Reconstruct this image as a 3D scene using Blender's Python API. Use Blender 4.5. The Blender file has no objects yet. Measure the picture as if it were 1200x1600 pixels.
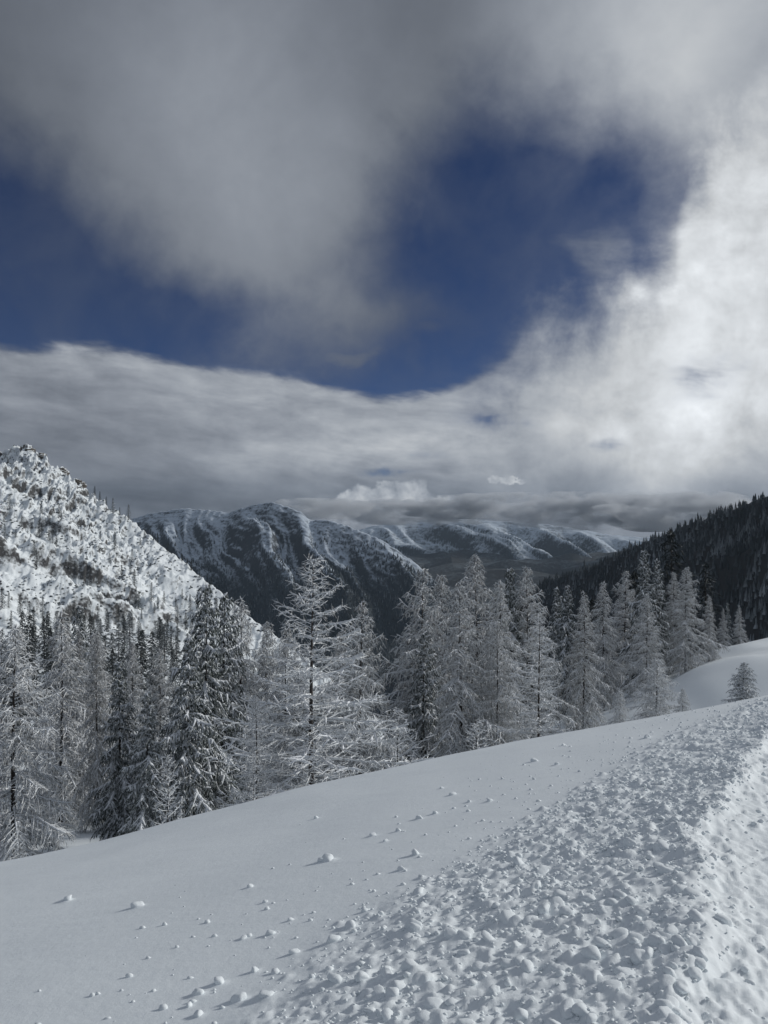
import bpy, math, random
import numpy as np
R = math.radians
C = bpy.context.scene.collection
F = 1209.0                       # focal length in pixels of the 1200 x 1600 photograph
def U(px): return (px - 600.0) / F
def V(py): return (800.0 - py) / F

# ------------------------------------------------------------------ camera
cam_d = bpy.data.cameras.new('camera'); cam = bpy.data.objects.new('camera', cam_d); C.objects.link(cam)
cam_d.sensor_fit = 'VERTICAL'; cam_d.sensor_height = 24.0; cam_d.lens = 24.0 * F / 1600.0
cam_d.clip_start = 0.1; cam_d.clip_end = 40000
cam.location = (0, 0, 0); cam.rotation_euler = (R(90), 0, 0)
sc = bpy.context.scene; sc.camera = cam

# ------------------------------------------------------------------ light
SUN_AZ, SUN_EL = 72.0, 24.0      # degrees right of the view direction, degrees up
SKY_STRENGTH = 0.10
sun_d = bpy.data.lights.new('sun', 'SUN'); sun = bpy.data.objects.new('sun', sun_d); C.objects.link(sun)
sun_d.energy = 2.2; sun_d.angle = R(7.0); sun_d.color = (1.0, 0.975, 0.93)
sun.rotation_euler = (R(90 - SUN_EL), 0, R(180 - SUN_AZ))
sc.view_settings.view_transform = 'Standard'; sc.view_settings.look = 'None'
sc.view_settings.exposure = 0.18; sc.view_settings.gamma = 1.0; sc.view_settings.use_curve_mapping = False
sc.render.engine = 'CYCLES'
cy = sc.cycles
cy.max_bounces = 5; cy.diffuse_bounces = 3; cy.glossy_bounces = 1; cy.transmission_bounces = 1
cy.volume_bounces = 2; cy.transparent_max_bounces = 8; cy.use_denoising = True

# ------------------------------------------------------------------ sky
class S:                          # a node socket with arithmetic
    nt = None
    def __init__(s, k): s.k = k
    @staticmethod
    def op(o, *a, clamp=False):
        n = S.nt.nodes.new('ShaderNodeMath'); n.operation = o; n.use_clamp = clamp
        for i, v in enumerate(a):
            if isinstance(v, S): S.nt.links.new(v.k, n.inputs[i])
            else: n.inputs[i].default_value = v
        return S(n.outputs[0])
    def __add__(a, b): return S.op('ADD', a, b)
    __radd__ = __add__
    def __mul__(a, b): return S.op('MULTIPLY', a, b)
    __rmul__ = __mul__
    def __sub__(a, b): return S.op('SUBTRACT', a, b)
    def __rsub__(a, b): return S.op('SUBTRACT', b, a)
    def __truediv__(a, b): return S.op('DIVIDE', a, b)
def sstep(x, lo, hi):
    n = S.nt.nodes.new('ShaderNodeMapRange'); n.interpolation_type = 'SMOOTHSTEP'
    S.nt.links.new(x.k, n.inputs[0]); n.inputs[1].default_value = lo; n.inputs[2].default_value = hi
    return S(n.outputs[0])
def noise(vec, scale, detail=5, rough=0.55, dist=0.0):
    n = S.nt.nodes.new('ShaderNodeTexNoise'); n.inputs['Scale'].default_value = scale
    n.inputs['Detail'].default_value = detail; n.inputs['Roughness'].default_value = rough
    n.inputs['Distortion'].default_value = dist
    S.nt.links.new(vec, n.inputs['Vector']); return n
def comb(x, y, z=0.0):
    n = S.nt.nodes.new('ShaderNodeCombineXYZ')
    for i, v in enumerate((x, y, z)):
        if isinstance(v, S): S.nt.links.new(v.k, n.inputs[i])
        else: n.inputs[i].default_value = v
    return n.outputs[0]
def curve(x, pts, lo, hi):        # piecewise curve of x through (x, y) points, y from -1 to 1
    n = S.nt.nodes.new('ShaderNodeFloatCurve'); c = n.mapping.curves[0]
    n.mapping.use_clip = True
    xs = [((a - lo) / (hi - lo), b * 0.5 + 0.5) for a, b in pts]
    c.points[0].location = xs[0]; c.points[1].location = xs[-1]
    for p in xs[1:-1]: c.points.new(*p)
    n.mapping.update()
    t = (x - lo) / (hi - lo)
    S.nt.links.new(t.k, n.inputs[1]); return S(n.outputs[0]) * 2.0 - 1.0

w = bpy.data.worlds.new('World'); sc.world = w; w.use_nodes = True
nt = w.node_tree; nt.nodes.clear(); S.nt = nt
tc = nt.nodes.new('ShaderNodeTexCoord'); sp = nt.nodes.new('ShaderNodeSeparateXYZ'); nt.links.new(tc.outputs['Generated'], sp.inputs[0])
dx, dy, dz = S(sp.outputs[0]), S(sp.outputs[1]), S(sp.outputs[2])
az0 = S.op('ARCTAN2', dx, dy); hor = S.op('SQRT', dx * dx + dy * dy); el0 = S.op('ARCTAN2', dz, hor)
wn = noise(tc.outputs['Generated'], 3.2, 6, 0.55); ws = nt.nodes.new('ShaderNodeSeparateColor'); nt.links.new(wn.outputs['Color'], ws.inputs[0])
n1, n2, n3 = (S(ws.outputs[i]) - 0.5 for i in range(3))
az = az0 + n1 * 0.16; el = el0 + n2 * 0.13
azf = az0 + n1 * 0.03; elf = el0 + n2 * 0.03     # nearly unwarped
def AE(px, py):
    a = math.atan(U(px)); return a, math.atan(V(py) * math.cos(a))
def blob(px, py, rx, ry, rot=0.0, amp=1.0, A=None, E=None):
    a, e = AE(px, py); A = A or az; E = E or el
    c, s = math.cos(R(rot)), math.sin(R(rot))
    X = A - a; Y = E - e
    x = (X * c - Y * s) * (F / rx); y = (X * s + Y * c) * (F / ry)
    return S.op('EXPONENT', (x * x + y * y) * -1.0) * amp
def add(*t):
    r = t[0]
    for q in t[1:]: r = r + q
    return r
gen = tc.outputs['Generated']
def streak(kx, ky, scale, detail=6, rough=0.6, off=0.0):
    return S(noise(comb(az0 * kx + off, el0 * ky + az0 * 0.35 * ky * 0.25, off), scale, detail, rough, 0.3).outputs[0]) - 0.5
st1 = streak(1.0, 3.6, 5.0); st2 = streak(1.0, 3.0, 13.0, 5, 0.6, 7.3)
fluff = S(noise(gen, 7.0, 8, 0.62, 0.25).outputs[0]) - 0.5
fl2 = S(noise(gen, 15.0, 8, 0.6, 0.2).outputs[0]) - 0.5
fl3 = S(noise(gen, 45.0, 6, 0.6, 0.1).outputs[0]) - 0.5
big = S(noise(gen, 2.1, 4, 0.5).outputs[0]) - 0.5
# upper soft cloud, with its holes
upper = add(blob(330, 120, 330, 270, 0, 1.0), blob(450, 340, 145, 180, 0, 0.95), blob(290, 310, 150, 130, 0, 0.5), blob(640, 5, 420, 165, 0, 1.0),
            blob(1150, 60, 330, 300, 0, 1.2), blob(20, -20, 280, 170, 0, 1.0), blob(620, 500, 150, 40, 0, 0.45), big * 0.5, fl2 * 0.5,
            blob(835, 330, 220, 150, 5, -0.85), blob(40, 370, 190, 150, 0, -0.65), blob(260, 500, 200, 50, -8, -0.5))
outer = S.op('MAXIMUM', sstep(S.op('ABSOLUTE', az0), R(32), R(60)), sstep(el0, R(36), R(55)))
upper = upper + outer * 0.8
upm = sstep(upper + fluff * 0.8 + fl2 * 0.25, -0.3, 1.3)
# lower layer: a sheet whose top edge runs down to the right, then the bright bank rising at the right
edge_pts = [(-60, 0.30), (-30, 0.235), (-26.4, 0.2), (-22, 0.204), (-18, 0.197), (-12, 0.182), (-7, 0.178), (-2, 0.158), (3, 0.156), (7, 0.182), (11, 0.228), (15, 0.268),
            (18.5, 0.293), (20.5, 0.345), (21.5, 0.43), (24, 0.50), (30, 0.60), (60, 0.7)]
edge = curve(az0 * (180 / math.pi), edge_pts, -60, 60)
d_edge = edge - el0
rightness = sstep(az0, R(2), R(14))
lowm_s = sstep(d_edge + st2 * 0.022 + st1 * 0.035 + n2 * 0.03, -0.004, 0.016)
lowm_r = sstep(d_edge + fluff * 0.22 + fl2 * 0.10 + st2 * 0.05 + n2 * 0.12, -0.08, 0.10)
lowm = lowm_s * (1.0 - rightness) + lowm_r * rightness
holes = add(blob(775, 648, 42, 20, 0, 0.7), blob(930, 672, 85, 14, 0, 0.3), blob(600, 735, 70, 9, 0, 0.6, azf, elf), blob(1130, 590, 90, 35, 0, 0.3),
            blob(640, 712, 70, 10, 0, 0.3, azf, elf), blob(620, 655, 200, 26, 0, 0.18), blob(480, 770, 130, 22, 0, 0.22))
lowm = lowm * (1.0 - sstep(holes * (1.0 + st2 * 3.0 + fl2 * 4.0 + fluff * 2.0), 0.12, 0.95) * 0.75)
wisp = add(blob(530, 555, 70, 16, 5, 0.8), blob(640, 520, 110, 26, 0, 0.5), blob(950, 390, 70, 60, 30, 0.4), blob(900, 420, 160, 40, 20, 0.35))
wispm = sstep(wisp + fluff * 1.0 * wisp + st2 * 1.2 * wisp, 0.15, 0.9)
cover = S.op('MAXIMUM', S.op('MAXIMUM', upm, lowm), wispm * 0.7)
# how bright each part of the cloud is: towards the sun it brightens
bu = add(blob(430, 290, 190, 260, 0, 0.13), blob(250, 120, 230, 220, 0, 0.05), blob(900, 60, 120, 90, 0, 0.04), blob(1180, 180, 260, 330, 0, 0.30), blob(980, 60, 220, 180, 0, 0.10), 0.105)
bu = bu + outer * 0.17
bu = bu * (1.0 + fluff * 0.5 + big * 0.5 + fl2 * 0.2)
bl = add(0.185, blob(1130, 400, 170, 190, 0, 0.37), blob(1180, 230, 170, 160, 0, 0.16), blob(1060, 655, 160, 70, 0, 0.24), blob(1200, 630, 110, 80, 0, 0.2),
         blob(900, 560, 260, 110, 0, 0.12), blob(700, 640, 340, 90, 0, 0.05),
         blob(160, 560, 230, 30, -8, 0.13), blob(430, 600, 260, 34, -8, 0.09), blob(600, 690, 200, 50, 0, 0.06), blob(800, 700, 150, 60, 0, 0.08), blob(50, 620, 160, 90, 0, -0.03), blob(560, 640, 260, 60, 0, 0.04), blob(60, 640, 170, 90, 0, 0.03),
         blob(500, 690, 210, 30, 0, 0.08), blob(330, 775, 220, 32, 0, -0.05, azf, elf), blob(230, 700, 130, 60, 0, -0.04), blob(1150, 720, 60, 45, 0, -0.10),
         blob(900, 815, 260, 28, 0, -0.02, azf, elf), blob(1010, 760, 60, 60, 0, 0.15))
bl = bl * (1.0 + (st1 * 1.5 + st2 * 0.8) * (1.0 - rightness * 0.8) + fluff * (0.5 + rightness * 0.7) + fl2 * (0.5 + rightness * 0.5))
# small heaps of cumulus low over the far ridge
fln = noise(comb(az0, el0, 3.3), 42.0, 6, 0.6)
def puff(px, py, rx, ry):
    return blob(px, py, rx, ry, 0, 1.0, az0 + fl3 * 0.035 + fl2 * 0.02, el0 + S(fln.outputs[0]) * 0.03 - 0.015 + fl2 * 0.008)
pf = add(*[puff(*p) for p in ((562, 768, 20, 17), (540, 785, 24, 14), (605, 760, 13, 10), (590, 778, 24, 15), (690, 782, 20, 12), (627, 765, 22, 20), (655, 772, 13, 20), (640, 790, 30, 16), (772, 752, 13, 8), (806, 752, 22, 5))])
pfm = sstep(pf, 0.42, 0.85)
pfb = add(*[puff(*p) for p in ((520, 800, 60, 26), (600, 802, 60, 28), (660, 800, 60, 26), (480, 808, 50, 16))])
pfbm = sstep(pfb, 0.35, 0.8)
# blend brightness of the two layers
mixu = S.op('MULTIPLY', lowm, 1.0)
B = bu * (1.0 - mixu) + bl * mixu
B = B * (1.0 - pfbm * 0.75) + pfbm * 0.75 * (0.25 + fl3 * 0.6 + fl2 * .3)
B = B * (1.0 - pfm * 0.8) + pfm * 0.8 * (0.42 + fl3 * 0.9)
cover = S.op('MAXIMUM', cover, S.op('MAXIMUM', pfm, pfbm * 0.9))
cover = S.op('MAXIMUM', cover, 0.13 + big * 0.5 + fluff * 0.6 + fl2 * 0.15)
B = S.op('MAXIMUM', B, 0.03)
# cloud tint: dim cloud slightly violet-blue, bright cloud neutral
rmp = nt.nodes.new('ShaderNodeValToRGB'); rmp.color_ramp.elements[0].position = 0.05; rmp.color_ramp.elements[0].color = (0.83, 0.95, 1.17, 1)
rmp.color_ramp.elements[1].position = 0.5; rmp.color_ramp.elements[1].color = (0.96, 1.0, 1.04, 1)
nt.links.new(B.k, rmp.inputs[0])
vm = nt.nodes.new('ShaderNodeVectorMath'); vm.operation = 'SCALE'; nt.links.new(rmp.outputs[0], vm.inputs[0])
Bs = B * (1.0 / SKY_STRENGTH); nt.links.new(Bs.k, vm.inputs['Scale'])
sky = nt.nodes.new('ShaderNodeTexSky'); sky.sky_type = 'NISHITA'; sky.sun_disc = False
sky.sun_elevation = R(SUN_EL); sky.sun_rotation = R(SUN_AZ); sky.altitude = 3000; sky.air_density = 0.7; sky.dust_density = 0.2; sky.ozone_density = 3.0
hs = nt.nodes.new('ShaderNodeHueSaturation'); hs.inputs['Value'].default_value = 0.29; hs.inputs['Saturation'].default_value = 1.08
nt.links.new(sky.outputs[0], hs.inputs['Color'])
mx = nt.nodes.new('ShaderNodeMix'); mx.data_type = 'RGBA'
nt.links.new(cover.k, mx.inputs[0]); tn = nt.nodes.new('ShaderNodeVectorMath'); tn.operation = 'MULTIPLY'; tn.inputs[1].default_value = (1.02, 1.0, 1.22); nt.links.new(hs.outputs[0], tn.inputs[0]); nt.links.new(tn.outputs[0], mx.inputs[6]); nt.links.new(vm.outputs[0], mx.inputs[7])
bg = nt.nodes.new('ShaderNodeBackground'); bg.inputs[1].default_value = SKY_STRENGTH; nt.links.new(mx.outputs[2], bg.inputs[0])
out = nt.nodes.new('ShaderNodeOutputWorld'); nt.links.new(bg.outputs[0], out.inputs[0])
w.cycles.sampling_method = 'MANUAL'; w.cycles.sample_map_resolution = 512

# ------------------------------------------------------------------ helpers
rng = np.random.default_rng(11); random.seed(5)
def hashi(ix, iy, seed):
    h = (ix.astype(np.int64) * 374761393 + iy.astype(np.int64) * 668265263 + seed * 974634777) & 0xffffffff
    h = ((h ^ (h >> 13)) * 1274126177) & 0xffffffff
    return (h ^ (h >> 16)) & 0xffffffff
def perlin(x, y, seed=0):
    ix = np.floor(x); iy = np.floor(y); fx = x - ix; fy = y - iy
    ix = ix.astype(np.int64); iy = iy.astype(np.int64)
    def g(i, j):
        a = hashi(ix + i, iy + j, seed) * (2 * math.pi / 4294967296.0)
        return np.cos(a) * (fx - i) + np.sin(a) * (fy - j)
    u = fx * fx * fx * (fx * (fx * 6 - 15) + 10); v = fy * fy * fy * (fy * (fy * 6 - 15) + 10)
    a = g(0, 0); b = g(1, 0); c = g(0, 1); d = g(1, 1)
    return (a + (b - a) * u + (c - a) * v + (a - b - c + d) * u * v) * 1.5
def fbm(x, y, o=4, seed=0, gain=0.5):
    r = 0; a = 1.0
    for k in range(o):
        r = r + a * perlin(x * 2 ** k, y * 2 ** k, seed + k * 17); a *= gain
    return r
def ridged(x, y, o=4, seed=0, gain=0.5):
    r = 0; a = 1.0
    for k in range(o):
        r = r + a * (1 - np.abs(perlin(x * 2 ** k, y * 2 ** k, seed + k * 17)) * 2); a *= gain
    return r
def ss(x, lo, hi):
    t = np.clip((x - lo) / (hi - lo), 0, 1); return t * t * (3 - 2 * t)
def mesh_np(name, verts, faces, mats, midx=None, smooth=False):
    me = bpy.data.meshes.new(name); verts = np.asarray(verts, np.float32); faces = np.asarray(faces, np.int32)
    n, k = faces.shape
    me.vertices.add(len(verts)); me.vertices.foreach_set('co', verts.ravel())
    me.loops.add(n * k); me.loops.foreach_set('vertex_index', faces.ravel())
    me.polygons.add(n); me.polygons.foreach_set('loop_start', np.arange(n, dtype=np.int32) * k)
    try: me.polygons.foreach_set('loop_total', np.full(n, k, np.int32))
    except Exception: pass
    if midx is not None: me.polygons.foreach_set('material_index', np.asarray(midx, np.int32))
    me.polygons.foreach_set('use_smooth', np.full(n, smooth))
    for m in mats: me.materials.append(m)
    me.update(calc_edges=True); return me
def obj(name, me, parent=None, loc=None):
    o = bpy.data.objects.new(name, me); C.objects.link(o); o.parent = parent
    if loc is not None: o.location = loc
    return o
def tag(o, label=None, cat=None, group=None, kind=None):
    if label: o['label'] = label
    if cat: o['category'] = cat
    if group: o['group'] = group
    if kind: o['kind'] = kind
    return o
def grid_faces(n, m):
    i = np.arange((n - 1))[:, None] * m + np.arange(m - 1)[None, :]
    return np.stack([i, i + 1, i + 1 + m, i + m], -1).reshape(-1, 4)

# ------------------------------------------------------------------ materials
def mat(name):
    m = bpy.data.materials.new(name); m.use_nodes = True; nt = m.node_tree; nt.nodes.clear(); S.nt = nt
    p = nt.nodes.new('ShaderNodeBsdfPrincipled'); o = nt.nodes.new('ShaderNodeOutputMaterial'); nt.links.new(p.outputs[0], o.inputs[0])
    p.inputs['Roughness'].default_value = 0.7; p.inputs['Specular IOR Level'].default_value = 0.2
    tc = nt.nodes.new('ShaderNodeTexCoord'); ge = nt.nodes.new('ShaderNodeNewGeometry')
    return m, nt, p, tc, ge
def mixc(f, a, b):
    n = S.nt.nodes.new('ShaderNodeMix'); n.data_type = 'RGBA'
    S.nt.links.new(f.k, n.inputs[0])
    for i, c in ((6, a), (7, b)):
        if isinstance(c, tuple): n.inputs[i].default_value = (*c, 1)
        else: S.nt.links.new(c, n.inputs[i])
    return n.outputs[2]
def bump(p, h, strength, dist):
    b = S.nt.nodes.new('ShaderNodeBump'); b.inputs['Strength'].default_value = strength; b.inputs['Distance'].default_value = dist
    S.nt.links.new(h.k, b.inputs['Height']); S.nt.links.new(b.outputs[0], p.inputs['Normal'])
SNOW = (0.79, 0.84, 0.87)
def snow_material():
    m, nt, p, tc, ge = mat('snow'); pos = ge.outputs['Position']
    a = S(noise(pos, 60, 4, 0.6).outputs[0]); b = S(noise(pos, 5, 3, 0.5).outputs[0])
    nt.links.new(mixc(sstep(b, 0.3, 0.7), (0.78, 0.83, 0.86), SNOW), p.inputs['Base Color'])
    bump(p, S(noise(pos, 22, 3, 0.6).outputs[0]) * 1.5 + a * 0.6 + S(noise(pos, 260, 2, 0.5).outputs[0]) * 0.4, 0.35, 0.006)
    return m
M_SNOW = snow_material()
def rocky_material(name, rock, snow, scale, lo, hi, forest=None, fz=None):
    m, nt, p, tc, ge = mat(name); pos = ge.outputs['Position']
    sep = nt.nodes.new('ShaderNodeSeparateXYZ'); nt.links.new(ge.outputs['Normal'], sep.inputs[0]); nz = S(sep.outputs[2])
    a = S(noise(pos, scale, 6, 0.65).outputs[0]) - 0.5; b = S(noise(pos, scale * 0.12, 3, 0.5).outputs[0]) - 0.5
    f = sstep(nz + a * 0.9 + b * 0.5, lo, hi)
    rk = mixc(S(noise(pos, scale * 2, 3, 0.6).outputs[0]), tuple(c * 0.6 for c in rock), tuple(c * 1.4 for c in rock))
    col = mixc(f, rk, snow)
    if forest:
        sp = nt.nodes.new('ShaderNodeSeparateXYZ'); nt.links.new(pos, sp.inputs[0]); z = S(sp.outputs[2])
        g = sstep(z + b * fz[2] + a * fz[3], fz[1], fz[0])
        sn = mixc(S(noise(pos, scale * 1.5, 4, 0.7).outputs[0]), forest, tuple(c * 2.2 for c in forest))
        col = mixc(g, sn, col)
    nt.links.new(col, p.inputs['Base Color']); p.inputs['Roughness'].default_value = 0.9
    return m
def needle_material(name, dark, snow, lo, hi, frost, nscale=9.0, namp=0.8):
    m, nt, p, tc, ge = mat(name)
    sep = nt.nodes.new('ShaderNodeSeparateXYZ'); nt.links.new(ge.outputs['Normal'], sep.inputs[0]); nz = S(sep.outputs[2])
    oi = nt.nodes.new('ShaderNodeObjectInfo'); rnd = S(oi.outputs['Random'])
    a = S(noise(tc.outputs['Object'], nscale, 3, 0.6).outputs[0]) - 0.5
    f = sstep(nz + a * namp, lo, hi) * (1.0 - frost) + frost * (0.55 + rnd * 0.9)
    f = S.op('MINIMUM', f, 1.0)
    nt.links.new(mixc(f, dark, snow), p.inputs['Base Color']); p.inputs['Roughness'].default_value = 0.85
    return m
M_BARK = needle_material('larch bark', (0.035, 0.028, 0.024), (0.62, 0.65, 0.69), 0.25, 0.8, 0.03, 14, 1.5)
M_TWIG = needle_material('frosted larch twigs', (0.050, 0.043, 0.035), (0.86, 0.89, 0.91), -0.12, 0.55, 0.07)
M_TWIG2 = needle_material('thinly frosted larch twigs', (0.075, 0.062, 0.05), (0.66, 0.69, 0.73), 0.05, 0.75, 0.12)
M_NEEDLE = needle_material('snowy spruce needles', (0.022, 0.034, 0.026), (0.76, 0.80, 0.83), 0.08, 0.65, 0.03)
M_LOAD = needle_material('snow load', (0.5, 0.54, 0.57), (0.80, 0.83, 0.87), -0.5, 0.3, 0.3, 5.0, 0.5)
M_MID = needle_material('frosted mid-distance conifer', (0.024, 0.030, 0.027), (0.62, 0.66, 0.70), 0.1, 1.0, 0.04, 1.5, 1.3)
M_DARK = needle_material('dark mid-distance conifer', (0.016, 0.022, 0.02), (0.45, 0.49, 0.54), 0.3, 1.2, 0.02, 1.5, 1.2)

# ------------------------------------------------------------------ terrain
xe_y = np.array([-3, 0, 2.0, 3.08, 3.96, 4.74, 6.3, 8.7, 10.8, 14, 20, 40]); xe_x = np.array([-.5, 0.1, .84, 1.27, 1.67, 2.03, 2.78, 4.35, 5.9, 8.7, 16, 60])
def xe(y): return np.interp(y, xe_y, xe_x) + 0.07 * np.sin(y * 2.1) + 0.05 * np.sin(y * 5.3 + 1)
xl_y = np.array([-3, 2, 3.63, 4.97, 5.7, 7.1, 9, 11.9, 14.5, 18]); xl_x = np.array([-2.5, -1.5, -.85, -.33, .3, 1.3, 2.5, 4.4, 6.9, 12])
def xl(y): return np.interp(y, xl_y, xl_x)
crest_px = np.array([-400, 0, 200, 400, 600, 800, 1000, 1100, 1200, 1600]); crest_py = np.array([1425, 1343, 1299, 1248, 1199, 1156, 1122, 1105, 1085, 985])
def ss(x, lo, hi):
    t = np.clip((x - lo) / (hi - lo), 0, 1); return t * t * (3 - 2 * t)
def P(x, y):
    d = x - np.interp(y, xe_y, xe_x)
    return -1.55 - .13 * y + .0045 * np.clip(y - 6, 0, 10) ** 2 * ss(x / np.maximum(y, 1), -.45, -.05) + .18 * np.minimum(d, 0) + 0.05 * np.maximum(d, 0)
def catmull(xk, yk, x):
    xk = np.asarray(xk, float); m = np.gradient(yk, xk, axis=0)
    i = np.clip(np.searchsorted(xk, x) - 1, 0, len(xk) - 2); h = xk[i + 1] - xk[i]; t = np.clip((x - xk[i]) / h, 0, 1)
    sh = (slice(None),) + (None,) * (yk.ndim - 1); t = t[sh]; h = h[sh]
    return (2*t**3-3*t**2+1)*yk[i] + (t**3-2*t**2+t)*h*m[i] + (-2*t**3+3*t**2)*yk[i+1] + (t**3-t**2)*h*m[i+1]
uk = [-1, -.5, -.25, 0, .25, .4, .5, 1]
Yk = [8, 12, 16, 20, 25, 30, 36, 40, 45, 60, 80, 120, 180, 250, 330, 430, 550, 800]
T = np.array([
 [-7,-10,-13,-15,-17,-19,-21,-22.4,-24,-28,-33,-40,-46,-50,-55,-60,-65,-80],
 [-4.6,-6.8,-8.4,-9.6,-11,-12.3,-13.8,-14.8,-16,-19.5,-23,-30,-38,-44,-52,-62,-80,-120],
 [-4,-6.2,-8,-9.4,-11,-12.4,-14,-15.2,-16.5,-20,-24.5,-32,-40,-48,-58,-75,-110,-180],
 [-3.6,-5.6,-7.4,-8.8,-10.4,-12,-14,-15.3,-17,-22,-29,-44,-68,-98,-135,-180,-230,-340],
 [-3.2,-4.7,-6,-7.1,-8.3,-9.4,-10.4,-11.1,-11.9,-15.5,-22,-38,-65,-98,-135,-180,-230,-330],
 [-2.9,-4.2,-5.2,-6.1,-7.6,-9.3,-9.9,-8.5,-9.2,-11.5,-18,-34,-60,-90,-125,-160,-190,-250],
 [-2.7,-3.8,-4.8,-5.7,-7.6,-9.6,-9.5,-7.75,-8.4,-9.9,-16,-32,-58,-88,-120,-150,-180,-230],
 [-2,-3,-4,-5,-6.6,-8.6,-8.4,-6.9,-7.5,-9,-14,-30,-55,-80,-105,-130,-150,-180]], float)
ug = np.linspace(-1, 1, 161); Lg = np.linspace(math.log(8), math.log(800), 300)
TG = catmull(uk, T, ug); TG = catmull(np.log(Yk), TG.T, Lg).T
def Tz(x, y):
    u = np.clip(x / np.maximum(y, 1), -1, 1); L = np.clip(np.log(np.maximum(y, 8)), Lg[0], Lg[-1])
    a = (u + 1) / 2 * 160; b = (L - Lg[0]) / (Lg[-1] - Lg[0]) * 299
    i = np.clip(a.astype(int), 0, 159); j = np.clip(b.astype(int), 0, 298); a = a - i; b = b - j
    return (TG[i, j]*(1-a) + TG[i+1, j]*a)*(1-b) + (TG[i, j+1]*(1-a) + TG[i+1, j+1]*a)*b
# where the near slope rolls over
yc_u = np.array([U(p) for p in crest_px]); yc = []
yy = np.linspace(4, 30, 1500)
for u_, py in zip(yc_u, crest_py):
    vv = P(u_ * yy, yy) / yy; k = np.argmax(vv >= V(py)); yc.append(yy[k] if vv[k] >= V(py) else 15.0)
yc = np.clip(np.array(yc), 8, 16.5)
def Yc(x, y): return np.interp(x / np.maximum(y, .5), yc_u, yc)
# rocky hillside on the left
hr_u = np.array([U(p) for p in (-500, -200, 0, 20, 45, 75, 110, 150, 200, 260, 340, 400, 480, 600)])
hr_v = np.array([V(p) for p in (480, 610, 707, 699, 700, 719, 748, 778, 808, 857, 920, 970, 1030, 1130)])
hs_u = np.array([U(p) for p in (-500, -200, 0, 110, 200, 260, 340, 400, 480, 600)]); hs_v = np.array([V(p) for p in (480, 600, 680, 745, 808, 857, 920, 970, 1030, 1130)])
def hill_ridge(u): return np.interp(u, [-.9, -.5, -.33, -.2, 0], [480, 430, 405, 365, 320]), np.interp(u, hr_u, hr_v)
def hill(x, y):
    u = x / np.maximum(y, 1); yr, vr = hill_ridge(u); d = yr - y
    kk = ss(d, 2, 50); zr = (vr * (1 - kk) + np.interp(u, hs_u, hs_v) * kk) * yr
    z = np.where(d > 0, zr - .50 * d, zr + .62 * d)
    am = ss(d, -8, 40) * ss(u, .05, -.12)
    a = x * .8 + d * .55 + 6 * perlin(x / 25, y / 25, 71); b = d * .8 - x * .5
    z = z + am * (ridged(a / 42, b / 130, 3, 3) - 1.0) * 8.0 + am * (ridged(a / 11, b / 60, 3, 13) - 1.0) * 2.2 + am * fbm(x / 18, y / 14, 3, 9) * 2.2
    z = z + ss(d, -25, 5) * ss(u, .05, -.12) * (ridged(x / 6.5, y / 16, 4, 21, .65) - 1.1) * (.8 + 2.2 * ss(zr - z, 60, 0) * ss(u, -.25, -.42))
    return z
def zg(x, y):
    x = np.asarray(x, float); y = np.asarray(y, float)
    c = Yc(x, y); p = P(x, y); w_ = ss(y / c, 0.93, 1.75)
    t = Tz(x, y) + fbm(x / 9, y / 9, 3, 40) * .5 * ss(y, 18, 40) * ss(y, 75, 45) + fbm(x / 30, y / 30, 3, 44) * 2.0 * ss(y, 70, 140)
    z = p * (1 - w_) + t * w_
    h = hill(x, y)
    far = y > 150
    return np.where(far, 0.5 * (z + h + np.sqrt((z - h) ** 2 + 9)), z)
def zg1(x, y): return float(zg(np.array([x]), np.array([y]))[0])

# ---- near snow slope, churned lumps pressed into it
A_ = np.linspace(-.62, .62, 640); Yn = np.exp(np.linspace(math.log(1.6 + 2), math.log(17 + 2), 520)) - 2
def near_x(a, y): return a * (y + 2)
GX = A_[None, :] * (Yn[:, None] + 2); GY = np.repeat(Yn[:, None], len(A_), 1)
def near_base(x, y):
    z = zg(x, y); d = x - xe(y); n = ss(y, 17, 14)
    bed = ss(x, xl(y) - .15, xl(y) + .8) * ss(d, .06, -.12)
    z = z + bed * (.03 + .035 * ss(d, -.9, -.1)) * n                         # churned snow stands higher, a berm at its edge
    z = z - ss(d, -.06, .45) * .10 * n                                       # bank down to the trail
    z = z + n * bed * (fbm(x * 3.2, y * 3.2, 3, 5) * .022 + np.maximum(fbm(x * 9, y * 9, 3, 6), 0) * .018 + fbm(x * 5, y * 17, 3, 7) * .008)
    z = z + n * ss(d, .1, .5) * (fbm(x * 5, y * 5, 4, 15, .6) * .006)
    z = z + fbm(x * .35, y * .35, 2, 8) * .03 * n * ss(y, 1, 5) + (1 - bed) * n * (fbm(x * 1.3 + y * .5, y * 2.6, 3, 18) * .003 + fbm(x * 12, y * 16, 3, 19) * .0008)
    return z
Z = near_base(GX, GY)
BUMP = np.zeros_like(Z)
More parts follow.
